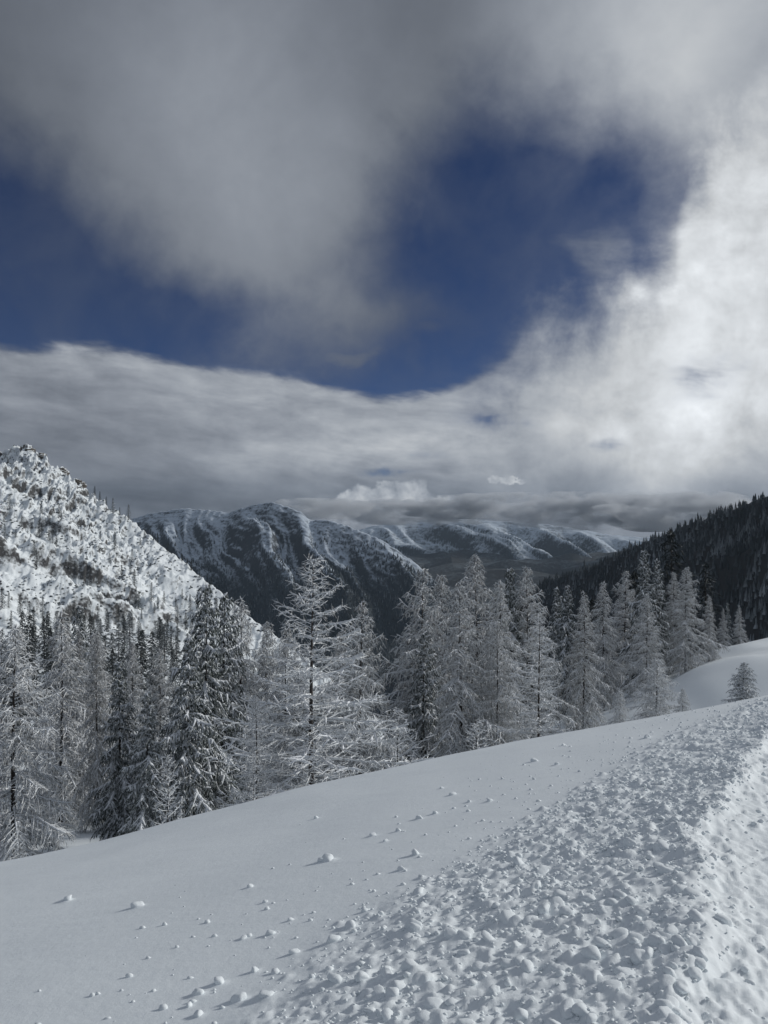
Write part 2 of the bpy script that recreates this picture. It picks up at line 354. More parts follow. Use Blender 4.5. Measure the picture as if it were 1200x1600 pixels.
def stamp(x, y, r, h, sq=1.0, ang=0.0, sharp=1.0):
    i0, i1 = np.searchsorted(Yn, [y - r * 1.4, y + r * 1.4]); a0, a1 = (x - r * 1.5) / (y + 2 + r), (x + r * 1.5) / (y + 2 - r)
    j0, j1 = np.searchsorted(A_, [min(a0, a1), max(a0, a1)])
    if i1 <= i0 or j1 <= j0: return
    X = GX[i0:i1, j0:j1] - x; Y = GY[i0:i1, j0:j1] - y
    c, s = math.cos(ang), math.sin(ang); p = (X * c + Y * s) / r; q = (-X * s + Y * c) / (r * sq)
    th = np.arctan2(q, p); rr = 1 + .16 * np.sin(2 * th + x * 50) + .1 * np.sin(3 * th + y * 70)
    e_ = 1.5 + 2.0 * abs(math.sin(x * 91 + y * 37)); d2 = (np.abs(p) ** e_ + np.abs(q) ** e_) ** (2 / e_) / rr ** 2
    b = h * np.clip(1 - d2 ** sharp, 0, 1) ** .7 * (1 + .35 * p + .25 * math.sin(x * 40) * q)
    BUMP[i0:i1, j0:j1] = np.maximum(BUMP[i0:i1, j0:j1], b)
lumps = []
def rnd_lumps(n, rmed, rsig, y0, y1, mode):
    for _ in range(n):
        y = y0 + (y1 - y0) * rng.random() ** 1.0; a = xl(y); b = xe(y)
        if mode == 'bed': x = a + (b - a) * rng.random() ** .72
        elif mode == 'scatter': x = a - rng.exponential(.55 + .05 * y)
        else: x = b + .05 + rng.random() ** 1.5 * 1.6
        r = rmed * math.exp(rng.normal() * rsig)
        if mode == 'scatter': r *= .8
        if mode == 'scatter': r = min(r, .026)
        if x < a - 2.2 and r > .012: continue
        r = min(r, .052)
        lumps.append([x, y, r, r * rng.uniform(.35, .95), rng.uniform(.6, 1.0), rng.uniform(0, 3.14), mode])
rnd_lumps(6500, .018, .55, 2.0, 16, 'bed'); rnd_lumps(560, .029, .4, 2.0, 15, 'bed'); rnd_lumps(8000, .010, .4, 2.0, 8, 'bed')
rnd_lumps(1000, .015, .5, 2.6, 15.5, 'scatter'); rnd_lumps(1000, .010, .6, 2.0, 13, 'trail')
for k in range(150):                                                          # big blocks along the berm
    y = 2.0 + 12 * rng.random() ** 1.3
    lumps.append([xe(y) - .06 - abs(rng.normal()) * .3, y, rng.uniform(.02, .048), rng.uniform(.02, .038), rng.uniform(.6, 1), rng.uniform(0, 3), 'berm'])
for k in range(500):
    y = 2.0 + 12 * rng.random() ** 1.3; r = min(.017 * math.exp(rng.normal() * .5), .04)
    lumps.append([xe(y) + rng.random() ** 1.2 * .55, y, r, r * .7, rng.uniform(.6, 1), rng.uniform(0, 3), 'trail'])
# lone lumps on the smooth snow, where the photograph shows them: (pixel x, pixel y of the foot, radius in pixels)
lone = [(105,1407,10),(215,1417,10),(503,1347,10),(513,1345,13),(390,1387,6),(415,1410,5),(455,1438,6),(424,1460,9),(380,1467,6),(343,1538,13),(310,1555,11),(295,1574,7),(310,1588,9),
        (495,1279,5),(582,1306,7),(707,1242,6),(680,1272,6),(655,1280,7),(623,1299,6),(602,1315,5),(733,1253,5),(765,1252,6),(460,1490,9),(398,1519,9),(375,1565,14),(650,1336,9),(628,1360,7),(572,1425,7),(690,1232,4),(835,1190,6),(870,1195,5),(1012,1153,7),(880,1165,4)]
def ground_hit(px, py):
    u, v = U(px), V(py); y = np.linspace(1.7, 16, 3000); z = P(u * y, y) + fbm(u * y * .35, y * .35, 2, 8) * .03
    k = np.argmax(z / y >= v); return u * y[k], float(y[k])
singles = []
for (px, py, rp) in lone:
    x, y = ground_hit(px, py); r = rp / F * y * .85; singles.append((x, y, r, r * .9, rng.uniform(.7, 1), rng.uniform(0, 3), 'lone'))
cand = sorted([l for l in lumps if abs(l[0] / l[1]) < .5 and l[1] > 2.3 and l[6] != 'trail'], key=lambda l: -l[2] / l[1])
picked = cand[:260]; pk = set(id(l) for l in picked)
for l in lumps:
    if id(l) in pk: stamp(l[0], l[1], l[2] * 1.15, l[2] * .42, l[4], l[5])
    elif l[6] != 'scatter' and (l[2] > .03 or (l[1] < 8 and (l[1] < 3.2 or math.sin(l[0] * 977) > (l[1] - 5.6) / 2.4) and l[2] > .012)): l.append(1); stamp(l[0], l[1], l[2], l[3] * .9, l[4], l[5])
for l in singles: stamp(l[0], l[1], l[2] * 1.3, l[2] * .3, l[4], l[5])
# powder drift softens the foot of every lump
SM = BUMP.copy()
for _ in range(4): SM[1:-1, 1:-1] = (SM[1:-1, 1:-1] * 2 + SM[:-2, 1:-1] + SM[2:, 1:-1] + SM[1:-1, :-2] + SM[1:-1, 2:]) / 6
BED = ss(GX, xl(GY) - .1, xl(GY) + .6) * ss(GY, 17, 14)
Z = Z + np.maximum(SM, BUMP * (.80 + .12 * ss(GY, 4, 7))) + BED * (fbm(GX * 16, GY * 16, 3, 91, .6) * .007 + fbm(GX * 45, GY * 45, 2, 95) * .0022)
BANK = np.exp(-((GX - xe(GY) - .12) / .2) ** 2) * ss(GY, 15, 12)
Z = Z + BANK * (fbm(GX * 7, GY * 7, 4, 33, .6)) * .022
near = obj('ground', mesh_np('ground', np.stack([GX, GY, Z], -1).reshape(-1, 3), grid_faces(len(Yn), len(A_)), [M_SNOW], smooth=True))
tag(near, kind='structure')
# snow behind and beside the camera
bx_ = np.linspace(-45, 45, 60); by_ = np.linspace(-40, 2.4, 40); BX, BY = np.meshgrid(bx_, by_)
hole = (BY > 1.2) & (np.abs(BX) < .6 * (BY + 2))
BZ = P(BX, np.maximum(BY, 0)) - .35 - .25 * hole + .04 * np.abs(np.minimum(BY, 0))
tag(obj('snowfield', mesh_np('snowfield', np.stack([BX, BY, BZ], -1).reshape(-1, 3), grid_faces(40, 60), [M_SNOW], smooth=True)), kind='structure')

# ---- slope below the crest
def fan(name, u0, u1, nu, ys, fn, mats, kind='structure'):
    a = np.linspace(u0, u1, nu); X = a[None, :] * ys[:, None]; Y = np.repeat(ys[:, None], nu, 1)
    Z = fn(X, Y)
    return tag(obj(name, mesh_np(name, np.stack([X, Y, Z], -1).reshape(-1, 3), grid_faces(len(ys), nu), mats, smooth=True)), kind=kind)
fan('snow_slope', -1.0, 1.0, 280, np.exp(np.linspace(math.log(16.2), math.log(100), 130)), lambda x, y: zg(x, y) - .06 * ss(y, 18, 16.2), [M_SNOW])
M_HOLLOW = rocky_material('snowy scrubby hollow', (0.06, 0.06, 0.055), SNOW, .8, .50, .95)
fan('hollow', -1.0, 1.0, 320, np.exp(np.linspace(math.log(99), math.log(262), 120)), lambda x, y: zg(x, y) - .1 + fbm(x / 5, y / 5, 3, 12) * .5 * ss(y, 99, 110), [M_HOLLOW])
fan('far_slope', -.12, 1.0, 120, np.exp(np.linspace(math.log(258), math.log(800), 60)), lambda x, y: zg(x, y) - .5, [M_HOLLOW])
M_HILL = rocky_material('snowy rock hillside', (0.075, 0.075, 0.076), SNOW, .6, .31, .62)
fan('rocky_hillside', -.72, .02, 520, np.linspace(256, 500, 310), zg, [M_HILL])

# ---- far mountains
def mountain(name, px, py, yr_u, yr_y, front, zfoot, ribs, nu, ny, m, u0, u1, lean=.5, amp2=1.0, seed=0, seg=None):
    ru = np.array([U(p) for p in px]); rv = np.array([V(p) for p in py])
    def fn(x, y):
        u = x / y; yr = np.interp(u, yr_u, yr_y); zr = np.interp(u, ru, rv) * yr; d = yr - y
        z = np.where(d > 0, zr - front * d, zr + .7 * d)
        a = x + d * lean + ribs * 1.1 * perlin(x / (ribs * 6), y / (ribs * 6), 7 + seed) + ribs * .45 * perlin(x / (ribs * 1.8), y / (ribs * 1.8), 9 + seed); am = ss(d, -10, ribs * 2.5)
        def rg(p, q, sd): return 1 - 2 * np.abs(perlin(p, q, sd))
        z = z + am * (rg(a / (ribs * 3.4), d / (ribs * 12) + seed, 60 + seed) - .5) * ribs * 1.0
        z = z + am * (rg(a / (ribs * 1.3), d / (ribs * 6), 70 + seed) - .5) * ribs * .30
        z = z + am * (rg(a / (ribs * .5), d / (ribs * 2.4), 75 + seed) - .5) * ribs * .19
        z = z + ss(d, -20, 10) * (ridged(x / (ribs * .33), y / (ribs * .4), 3, 80 + seed, .6) - 1) * ribs * .055 * amp2
        return np.maximum(z, zfoot - 20 + 4 * fbm(x / 300, y / 300, 2, 3))
    a = np.linspace(u0, u1, nu)
    t = np.linspace(0, 1.12, ny); ymax = np.max(yr_y); depth = (np.max(rv) * ymax - zfoot) / front
    X = []; Y = []
    for k in t:
        yy_ = np.interp(a, yr_u, yr_y) - depth * (1 - k); X.append(a * yy_); Y.append(yy_)
    X = np.array(X); Y = np.array(Y); Z = fn(X, Y)
    o = tag(obj(name, mesh_np(name, np.stack([X, Y, Z], -1).reshape(-1, 3), grid_faces(ny, nu), [m], smooth=True)), kind='structure')
    return fn, depth
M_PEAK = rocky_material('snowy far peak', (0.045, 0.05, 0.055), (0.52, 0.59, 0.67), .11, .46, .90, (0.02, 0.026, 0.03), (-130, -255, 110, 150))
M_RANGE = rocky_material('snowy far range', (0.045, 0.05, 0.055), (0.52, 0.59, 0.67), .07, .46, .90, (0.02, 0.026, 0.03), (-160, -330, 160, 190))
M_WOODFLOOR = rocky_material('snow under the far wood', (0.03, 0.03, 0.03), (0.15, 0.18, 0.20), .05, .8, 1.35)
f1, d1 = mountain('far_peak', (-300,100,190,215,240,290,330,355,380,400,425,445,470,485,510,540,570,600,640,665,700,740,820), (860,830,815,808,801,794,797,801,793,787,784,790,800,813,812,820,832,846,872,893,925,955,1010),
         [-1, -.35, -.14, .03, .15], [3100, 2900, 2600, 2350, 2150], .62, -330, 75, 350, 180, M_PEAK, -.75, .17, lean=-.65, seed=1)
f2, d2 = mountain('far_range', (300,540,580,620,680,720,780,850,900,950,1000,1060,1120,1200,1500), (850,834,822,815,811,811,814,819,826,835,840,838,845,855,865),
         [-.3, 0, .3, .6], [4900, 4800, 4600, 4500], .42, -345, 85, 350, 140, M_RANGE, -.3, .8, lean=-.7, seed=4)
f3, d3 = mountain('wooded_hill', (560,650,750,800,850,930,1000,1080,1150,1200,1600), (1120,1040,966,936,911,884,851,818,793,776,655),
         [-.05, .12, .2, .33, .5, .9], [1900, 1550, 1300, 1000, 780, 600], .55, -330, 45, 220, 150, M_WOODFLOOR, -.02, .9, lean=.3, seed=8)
fx = np.linspace(-9000, 9000, 140); fy = np.linspace(560, 5700, 90); FX, FY = np.meshgrid(fx, fy)
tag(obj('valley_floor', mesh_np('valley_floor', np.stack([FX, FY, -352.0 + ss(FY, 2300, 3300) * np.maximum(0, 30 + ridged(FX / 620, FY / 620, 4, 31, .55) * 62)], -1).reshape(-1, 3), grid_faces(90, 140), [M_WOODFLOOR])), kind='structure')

# ------------------------------------------------------------------ trees
def prisms(p0, p1, r0, r1, k=3, flat=1.0):
    """tapered k-sided prisms, one corner up"""
    p0 = np.asarray(p0, float); p1 = np.asarray(p1, float); r0 = np.broadcast_to(r0, len(p0)).astype(float); r1 = np.broadcast_to(r1, len(p0)).astype(float)
    d = p1 - p0; L = np.linalg.norm(d, axis=1, keepdims=True) + 1e-9; d = d / L
    up = np.tile([0., 0., 1.], (len(p0), 1)); steep = np.abs(d[:, 2]) > .97; up[steep] = (1, 0, 0)
    s = np.cross(d, up); s /= np.linalg.norm(s, axis=1, keepdims=True) + 1e-9; t = np.cross(s, d)
    V_ = np.empty((len(p0), 2 * k, 3))
    for i in range(k):
        a = 2 * math.pi * i / k; o = s * math.sin(a) + t * math.cos(a) * flat
        V_[:, i] = p0 + o * r0[:, None]; V_[:, k + i] = p1 + o * r1[:, None]
    f = np.array([[i, (i + 1) % k, k + (i + 1) % k, k + i] for i in range(k)])
    Fc = (np.arange(len(p0))[:, None, None] * (2 * k) + f[None]).reshape(-1, 4)
    return V_.reshape(-1, 3), Fc
class Bag:
    def __init__(s): s.v = []; s.f = []; s.n = 0
    def add(s, vf):
        v, f = vf; s.v.append(v); s.f.append(f + s.n); s.n += len(v)
    def mesh(s, name, mats, smooth=False): return mesh_np(name, np.concatenate(s.v), np.concatenate(s.f), mats, smooth=smooth)
def poly(bag, pts, rad, k=5, flat=1.0):
    pts = np.asarray(pts); rad = np.asarray(rad); bag.add(prisms(pts[:-1], pts[1:], rad[:-1], rad[1:], k, flat))
def trunk_mesh(H, r, rs, bend=.01):
    q = np.linspace(0, 1, 14); ph = rs.uniform(0, 6)
    pts = np.stack([np.sin(q * 4 + ph) * bend * H * q, np.cos(q * 3.3 + ph) * bend * H * q, q * H - .02 * (q == 0)], 1); pts[0] = (0, 0, -.6)
    rad = r * (1 - q) ** .9 + .006; rad[0] *= 1.25
    b = Bag(); poly(b, pts, rad, 7); return b, pts
def conifer(seed, H=10.0, Rr=2.2, nb=120, t0=.07, s_low=-.15, s_top=.75, droop=.45, tip=.12, tw_step=.17, tw_len=.42, twl=4, twl_len=.16, rb=.022, rt=.011, rl=.008,
            power=.85, needle=False, load=0.0, loadr=.07, up=0.0, lenvar=.25, mats=None, hang=.25, trunk_r=None):
    rs = np.random.default_rng(seed); tb, tp = trunk_mesh(H, trunk_r or H * .0135, rs); crown = Bag(); snow = Bag()
    P0 = []; P1 = []; RA = []; RB = []
    LP0 = []; LP1 = []; LR0 = []; LR1 = []
    asym = rs.uniform(0, 6)
    for i in range(nb):
        t = t0 + (1 - t0) * ((i + rs.random()) / nb) ** .92
        if t > .985: continue
        L = (Rr * (1 - t) ** power + .12) * (1 + rs.normal() * lenvar)
        if t < t0 + .12: L *= rs.uniform(.45, 1)
        az_ = i * 2.39996 + rs.normal() * .3; L *= 1 + .14 * math.sin(az_ + asym); L = max(L, .12)
        c = np.array([math.cos(az_), math.sin(az_), 0]); side = np.array([-c[1], c[0], 0])
        s0 = s_low + (s_top - s_low) * t ** 1.3 + rs.normal() * .09; dr = droop * (1 - t) ** .5 * (.6 + .8 * rs.random())
        base = np.array([np.interp(t, np.linspace(0, 1, 14), tp[:, k]) for k in range(2)] + [t * H])
        q = np.linspace(0, 1, 8); wob = rs.normal() * .10 * L
        pts = base + q[:, None] * L * c + (q ** 2 * wob)[:, None] * side
        pts[:, 2] += L * (s0 * q - dr * q ** 2 + tip * q ** 4 + up * q ** 3)
        rad = rb * (.45 + .55 * L / Rr) * (1 - .72 * q)
        P0.append(pts[:-1]); P1.append(pts[1:]); RA.append(rad[:-1]); RB.append(rad[1:])
        # side twigs
        nt_ = max(3, int(L / tw_step)); qs = .12 + .86 * (np.arange(nt_) + rs.random(nt_)) / nt_
        b = np.stack([np.interp(qs, q, pts[:, k]) for k in range(3)], 1)
        sg = np.where(np.arange(nt_) % 2 == 0, 1, -1); an = rs.uniform(.65, 1.25, nt_) * sg
        l = tw_len * (.35 + .75 * np.sin(np.clip(qs, 0, 1) * math.pi * .82 + .25)) * (.2 + .9 * min(L / Rr * 1.4, 1)) * rs.uniform(.6, 1.3, nt_)
        dirs = np.cos(an)[:, None] * c + np.sin(an)[:, None] * side; dirs[:, 2] += rs.normal(0, .2, nt_) - hang * .6 + up * .8
        m1 = b + dirs * (l * .55)[:, None]; m1[:, 2] -= hang * l * .1
        d2 = dirs.copy(); d2[:, 2] -= hang * (1.2 + rs.random(nt_)); e = m1 + d2 * (l * .5)[:, None]
        P0 += [b, m1]; P1 += [m1, e]; rr = rt * rs.uniform(.7, 1.3, nt_); RA += [rr, rr * .8]; RB += [rr * .8, rr * .35]
        # twiglets
        n3 = nt_ * twl; ii = np.repeat(np.arange(nt_), twl); f = rs.random(n3)
        s_ = np.where((f < .5)[:, None], b[ii] + (m1[ii] - b[ii]) * (f * 2)[:, None], m1[ii] + (e[ii] - m1[ii]) * (f * 2 - 1)[:, None])
        dd = dirs[ii] * .6 + rs.normal(0, .6, (n3, 3)); dd[:, 2] -= hang * 1.6; dd /= np.linalg.norm(dd, axis=1, keepdims=True)
        P0.append(s_); P1.append(s_ + dd * (twl_len * rs.uniform(.4, 1.3, n3))[:, None]); r3 = rl * rs.uniform(.7, 1.4, n3); RA.append(r3); RB.append(r3 * .5)
        if load > 0:
            # pads of snow along the branch and out on its twigs
            for k in range(1, 7):
                if rs.random() < load:
                    w = loadr * rs.uniform(.5, 1.25) * (.5 + .5 * L / Rr) * (1.1 - .5 * q[k])
                    LP0.append(pts[k] + (0, 0, w * .45)); LP1.append(pts[k] + (pts[k + 1] - pts[k]) * rs.uniform(.7, 1.25) + (0, 0, w * .4)); LR0.append(w); LR1.append(w * rs.uniform(.5, .8))
            for k in range(nt_):
                if rs.random() < load * .75:
                    w = loadr * rs.uniform(.35, .85) * (.5 + .5 * L / Rr)
                    LP0.append(b[k] + (m1[k] - b[k]) * .3 + (0, 0, w * .5)); LP1.append(m1[k] + (e[k] - m1[k]) * rs.uniform(.2, .9) + (0, 0, w * .35)); LR0.append(w); LR1.append(w * .4)
    crown.add(prisms(np.concatenate(P0), np.concatenate(P1), np.concatenate(RA), np.concatenate(RB), 3))
    res = [('trunk', tb.mesh('trunk', [M_BARK], True)), ('crown', crown.mesh('crown', [mats]))]
    if LP0:
        p0 = np.array(LP0); p1 = np.array(LP1); r0 = np.array(LR0); r1 = np.array(LR1)
        dv = (p1 - p0); ln = np.linalg.norm(dv, axis=1, keepdims=True) + 1e-6; dv = dv / ln
        snow.add(prisms(p0 - dv * r0[:, None] * .55, p0, r0 * .3, r0, 5, .6)); snow.add(prisms(p0, p1, r0, r1, 5, .6)); snow.add(prisms(p1, p1 + dv * r1[:, None] * .7, r1, r1 * .15, 5, .6))
        res.append(('snow_load', snow.mesh('snow_load', [M_LOAD], True)))
    return res, H
VAR = {}
VAR['larch'] = [conifer(s, Rr=rr, nb=n, droop=d, tw_step=.10, tw_len=.62, twl=8, twl_len=.24, rb=.042, rt=.0155, rl=.0115, s_low=sl, s_top=.5, hang=.45, tip=.2, power=.95, mats=M_TWIG, load=.75, loadr=.07, trunk_r=.125)
                for s, rr, n, d, sl in ((1, 3.3, 112, .6, -.1), (2, 2.8, 118, .75, -.25), (3, 3.6, 104, .55, .0), (4, 2.7, 122, .85, -.3), (5, 3.2, 108, .52, -.05))]
VAR['spruce'] = [conifer(s, Rr=rr, nb=n, droop=.6, s_low=-.4, s_top=.4, tip=.22, tw_step=.10, tw_len=.5, twl=8, twl_len=.15, rb=.06, rt=.038, rl=.022, power=.9, hang=.6,
                         load=ld, loadr=.125, mats=M_NEEDLE) for s, rr, n, ld in ((11, 2.2, 115, .9), (12, 1.9, 120, .85), (13, 2.5, 108, .8))]
VAR['sparse'] = [conifer(s, Rr=rr, nb=nb_, t0=.06, droop=.16, s_low=-.05, s_top=.45, tip=.1, tw_step=.14, tw_len=.5, twl=5, twl_len=.24, rb=.036, rt=.0145, rl=.010, power=.95, hang=.05, up=.05,
                         load=ld, loadr=.085, lenvar=.30, mats=M_TWIG, trunk_r=.11) for s, rr, nb_, ld in ((21, 3.6, 120, .55), (22, 3.2, 105, .5), (23, 2.6, 80, .5))]
VAR['sapling'] = [conifer(s, Rr=2.6, nb=46, t0=.1, droop=.05, s_low=.15, s_top=.8, tw_step=.5, tw_len=.9, twl=4, twl_len=.45, rb=.06, rt=.03, rl=.02, power=.65, hang=0.0, up=.12,
                          load=.3, loadr=.12, mats=M_TWIG, trunk_r=.1) for s in (31, 32)]
def midtree(seed, Rr, nb, m, load):
    return conifer(seed, Rr=Rr, nb=nb, droop=.5, s_low=-.25, s_top=.5, tip=.2, tw_step=.42, tw_len=.7, twl=2, twl_len=.4, rb=.09, rt=.07, rl=.045, power=.85, hang=.4, load=load, loadr=.2, mats=m)
VAR['mid'] = [midtree(41, 1.8, 60, M_MID, 0), midtree(42, 1.5, 60, M_MID, 0), midtree(43, 2.0, 60, M_MID, .15)]
VAR['middark'] = [midtree(44, 1.5, 60, M_DARK, 0), midtree(45, 1.2, 60, M_DARK, 0)]

def plant(kind, vi, x, y, ztop, rot, wide=1.0, name='larch_tree', label=None, group=None, cat='tree', sink=.15, H=None, single=False):
    zb = zg1(x, y) - sink; parts, H0 = VAR[kind][vi % len(VAR[kind])]
    h = H if H else ztop - zb
    o = bpy.data.objects.new(name, None); C.objects.link(o); o.location = (x, y, zb); o.rotation_euler = (0, 0, rot)
    if kind in ('larch', 'spruce') and H is None: wide *= .80
    s = h / H0; o.scale = (s * wide, s * wide, s); o.empty_display_size = .3
    tag(o, label, cat, group)
    for n, me in parts:
        q = obj(n, me, o)
        if n == 'snow_load': q['kind'] = 'stuff'
    return o
# (kind, variant, top px x, top px y, distance, rotation, width factor, name, label)
TREES = [
 ('larch', 0, 22, 975, 21, .3, 1.15, 'larch_tree', 'large frosted larch with dark trunk at the left edge of the smooth snow slope'),
 ('larch', 3, -45, 985, 25, 1.3, 1.1, 'larch_tree', 'frosted larch cut off by the left side of the view'),
 ('larch', 1, 95, 958, 32, 2.2, 1.1, 'larch_tree', 'frosted larch just behind the large larch at the left edge'),
 ('larch', 4, 150, 985, 37, 4.0, 1.0, 'larch_tree', 'grey larch above the snowy gap with bare dark trunks'),
 ('spruce', 1, 127, 943, 52, .5, 1.0, 'spruce_tree', 'dark spruce rising behind the frosted larches near the left edge'),
 ('spruce', 0, 186, 1032, 25, 1.0, 1.0, 'spruce_tree', 'snow-laden spruce beside the snowy gap, its skirt hanging to the slope'),
 ('spruce', 1, 228, 1078, 22, 2.9, 1.05, 'spruce_tree', 'shorter snow-laden spruce in front, between the gap and the tallest left spruce'),
 ('larch', 2, 250, 1010, 40, .8, .9, 'larch_tree', 'pale frosted larch behind the two snow-laden spruces on the left'),
 ('larch', 0, 207, 1000, 48, 3.3, .8, 'larch_tree', 'slim frosted larch seen over the snow-laden spruce by the gap'),
 ('sapling', 0, 262, 1185, 15.5, .3, .8, 'larch_sapling', 'small white frosted sapling at the edge of the snow below the spruces'),
 ('spruce', 2, 320, 908, 24, .4, .95, 'spruce_tree', 'tallest snow-laden spruce left of the open bare larch'),
 ('spruce', 0, 347, 925, 25.5, 2.4, .95, 'spruce_tree', 'second top of the tall spruce pair, set slightly lower on its right'),
 ('spruce', 1, 292, 990, 22.5, 3.6, 1.0, 'spruce_tree', 'snow-heavy spruce leaning on the left of the tall spruce pair'),
 ('larch', 1, 378, 935, 31, 5.0, 1.0, 'larch_tree', 'drooping frosted larch just right of the tall spruce pair'),
 ('larch', 3, 415, 968, 42, 1.4, 1.0, 'larch_tree', 'grey larch behind, left of the open bare larch'),
 ('larch', 4, 448, 975, 36, 2.4, 1.0, 'larch_tree', 'frosted larch directly behind the left arms of the open bare larch'),
 ('sparse', 1, 400, 1085, 19, 2.2, .85, 'larch_tree', 'low wide-armed larch between the tall spruces and the open bare larch'),
 ('sparse', 0, 487, 868, 20, .9, 1.0, 'larch_tree', 'open bare larch with spiky top and snow on its upturned arms'),
 ('larch', 2, 563, 935, 27, 3.0, .95, 'larch_tree', 'frosted larch with drooping tips just right of the open bare larch'),
 ('larch', 0, 530, 985, 38, 3.9, .9, 'larch_tree', 'dim larch seen between the open bare larch and its right neighbour'),
 ('larch', 2, 657, 884, 33, 1.9, 1.0, 'larch_tree', 'broad tall larch at the left end of the middle group'),
 ('larch', 4, 690, 893, 38, 4.6, .9, 'larch_tree', 'larch top just right of the broad tall larch of the middle group'),
 ('spruce', 0, 660, 985, 31, 2.0, 1.05, 'spruce_tree', 'dark spruce filling the shade under the broad tall larch'),
 ('larch', 1, 720, 903, 29, .2, 1.0, 'larch_tree', 'drooping larch at the front of the middle group, reaching the snow'),
 ('larch', 0, 744, 862, 43, 2.7, 1.0, 'larch_tree', 'highest larch top at the back of the middle group'),
 ('spruce', 1, 796, 884, 37, 1.6, .85, 'spruce_tree', 'narrow spruce top in the middle group with snow on its tiers'),
 ('larch', 3, 783, 905, 34, 4.2, 1.0, 'larch_tree', 'frosted larch before the narrow spruce of the middle group'),
 ('larch', 4, 776, 968, 29, 5.3, .85, 'larch_tree', 'low frosted larch right of the drooping front larch'),
 ('larch', 2, 823, 882, 37, .6, 1.0, 'larch_tree', 'tall frosted larch at the right end of the middle group'),
 ('sparse', 1, 842, 962, 25.5, 4.0, .9, 'larch_tree', 'open flat-armed larch with bright snow shelves at the snow edge'),
 ('spruce', 1, 868, 915, 58, 3.1, .9, 'spruce_tree', 'small far spruce top in the dip between middle and right groups, the left one'),
 ('spruce', 2, 887, 912, 54, 1.1, .9, 'spruce_tree', 'small far spruce top in the dip between middle and right groups, the right one'),
 ('larch', 1, 912, 926, 38, 2.0, .9, 'larch_tree', 'frosted larch with long bare lower trunk at the left of the right group'),
 ('larch', 3, 943, 907, 44, 3.4, .9, 'larch_tree', 'slim frosted larch with dark trunk, second from the left in the right group'),
 ('spruce', 1, 1007, 857, 47, .9, .95, 'spruce_tree', 'tallest spruce of the right group, pointed and tiered with snow'),
 ('spruce', 0, 1024, 872, 49, 2.3, .9, 'spruce_tree', 'slightly shorter spruce right behind the tallest spruce of the right group'),
 ('larch', 2, 976, 890, 52, 1.7, 1.0, 'larch_tree', 'broad larch behind the left of the tallest spruce in the right group'),
 ('larch', 4, 1010, 925, 42, 5.5, .95, 'larch_tree', 'frosted larch in front of the tallest spruce of the right group'),
 ('larch', 0, 1071, 884, 46, 4.4, 1.0, 'larch_tree', 'broad frosted larch right of the tallest spruce'),
 ('larch', 3, 1052, 892, 50, .1, .9, 'larch_tree', 'larch top tucked against the left of the broad frosted larch'),
 ('larch', 1, 1108, 930, 51, 2.8, .9, 'larch_tree', 'frosted larch standing at the top of the bank below the far trail'),
 ('spruce', 1, 1137, 941, 62, .7, .8, 'spruce_tree', 'small spruce near the far bend of the trail'),
 ('larch', 2, 1155, 945, 62, 3.7, .8, 'larch_tree', 'outermost right larch, beside the sunlit far bend of the trail'),
 ('larch', 4, 1130, 950, 57, 1.0, .7, 'larch_tree', 'low larch between the bank and the outermost right larch'),
 ('larch', 2, 1025, 1028, 27, 1.2, 1.7, 'larch_tree', 'small open larch at the crest in front of the right group'),
 ('larch', 3, 1066, 1074, 25.5, .8, 1.3, 'larch_sapling', 'thin sapling just right of the small open larch at the crest'),
 ('larch', 1, 968, 1076, 24.5, 2.8, 1.3, 'larch_sapling', 'white frosted sapling at the crest left of the small open larch'),
 ('spruce', 0, 1160, 1034, 20, 2.0, 2.3, 'young_spruce', 'young spruce half hidden behind the crest near the churned trail'),
 ('sapling', 1, 396, 1180, 16, 1.9, .6, 'larch_sapling', 'thin bare sapling standing at the snow edge left of the open bare larch'),
 ('sapling', 0, 745, 1128, 22, 4.8, 1.2, 'larch_sapling', 'low spreading twigs at the snow edge under the middle group'),
 ('sapling', 1, 30, 1285, 13.5, .5, .6, 'larch_sapling', 'little sapling at the very left of the snow edge'),
 ('sapling', 1, 620, 1110, 24, 2.5, 1.0, 'larch_sapling', 'thin sapling before the broad tall larch of the middle group'),
]
for k_, vi, px, py, y, rot, wd, nm, lab in TREES:
    plant(k_, vi, U(px) * y, y, V(py) * y, rot, wd, nm, lab)
# bare dark trunks in the snowy gap
for px, ty, y, lab in ((124, 1150, 35, 'thin bare dark trunk in the middle of the snowy gap'), (152, 1120, 30, 'thicker bare trunk at the right of the snowy gap'), (104, 1130, 42, 'slim far trunk at the left of the snowy gap')):
    x = U(px) * y; z0 = zg1(x, y) - .2; h = V(940) * y - z0
    plant('larch', 1, x, y, V(985) * y, px * .7, .55, 'larch_tree', lab)

# stand of trees in the hollow and at the foot of the rocky slope
def scatter(n, u0, u1, y0, y1, kinds, h0, h1, label, group, mask=None, tries=40, name='conifer'):
    pts = []
    k = 0
    while len(pts) < n and k < n * tries:
        k += 1; u = random.uniform(u0, u1); y = y0 * (y1 / y0) ** random.random(); x = u * y
        if mask and random.random() > mask(x, y, u): continue
        if any((x - a) ** 2 + (y - b) ** 2 < (2.2 + y * .008) ** 2 for a, b in pts): continue
        pts.append((x, y))
        kd = random.choice(kinds)
        plant(kd, random.randrange(3), x, y, 0, random.uniform(0, 6), random.uniform(.8, 1.1), name, label(u, y) if callable(label) else label, group, H=random.uniform(h0, h1) * (1 - .35 * random.random() ** 2))
scatter(28, -.5, -.05, 50, 95, ['middark', 'mid', 'middark'], 6, 9, lambda u, y: 'frosted conifer in the hollow behind ' + ('the large larch at the left edge' if u < -.36 else 'the two snow-laden spruces' if u < -.26 else 'the tall spruce pair' if u < -.16 else 'the open bare larch'), 'conifers in the hollow on the left')
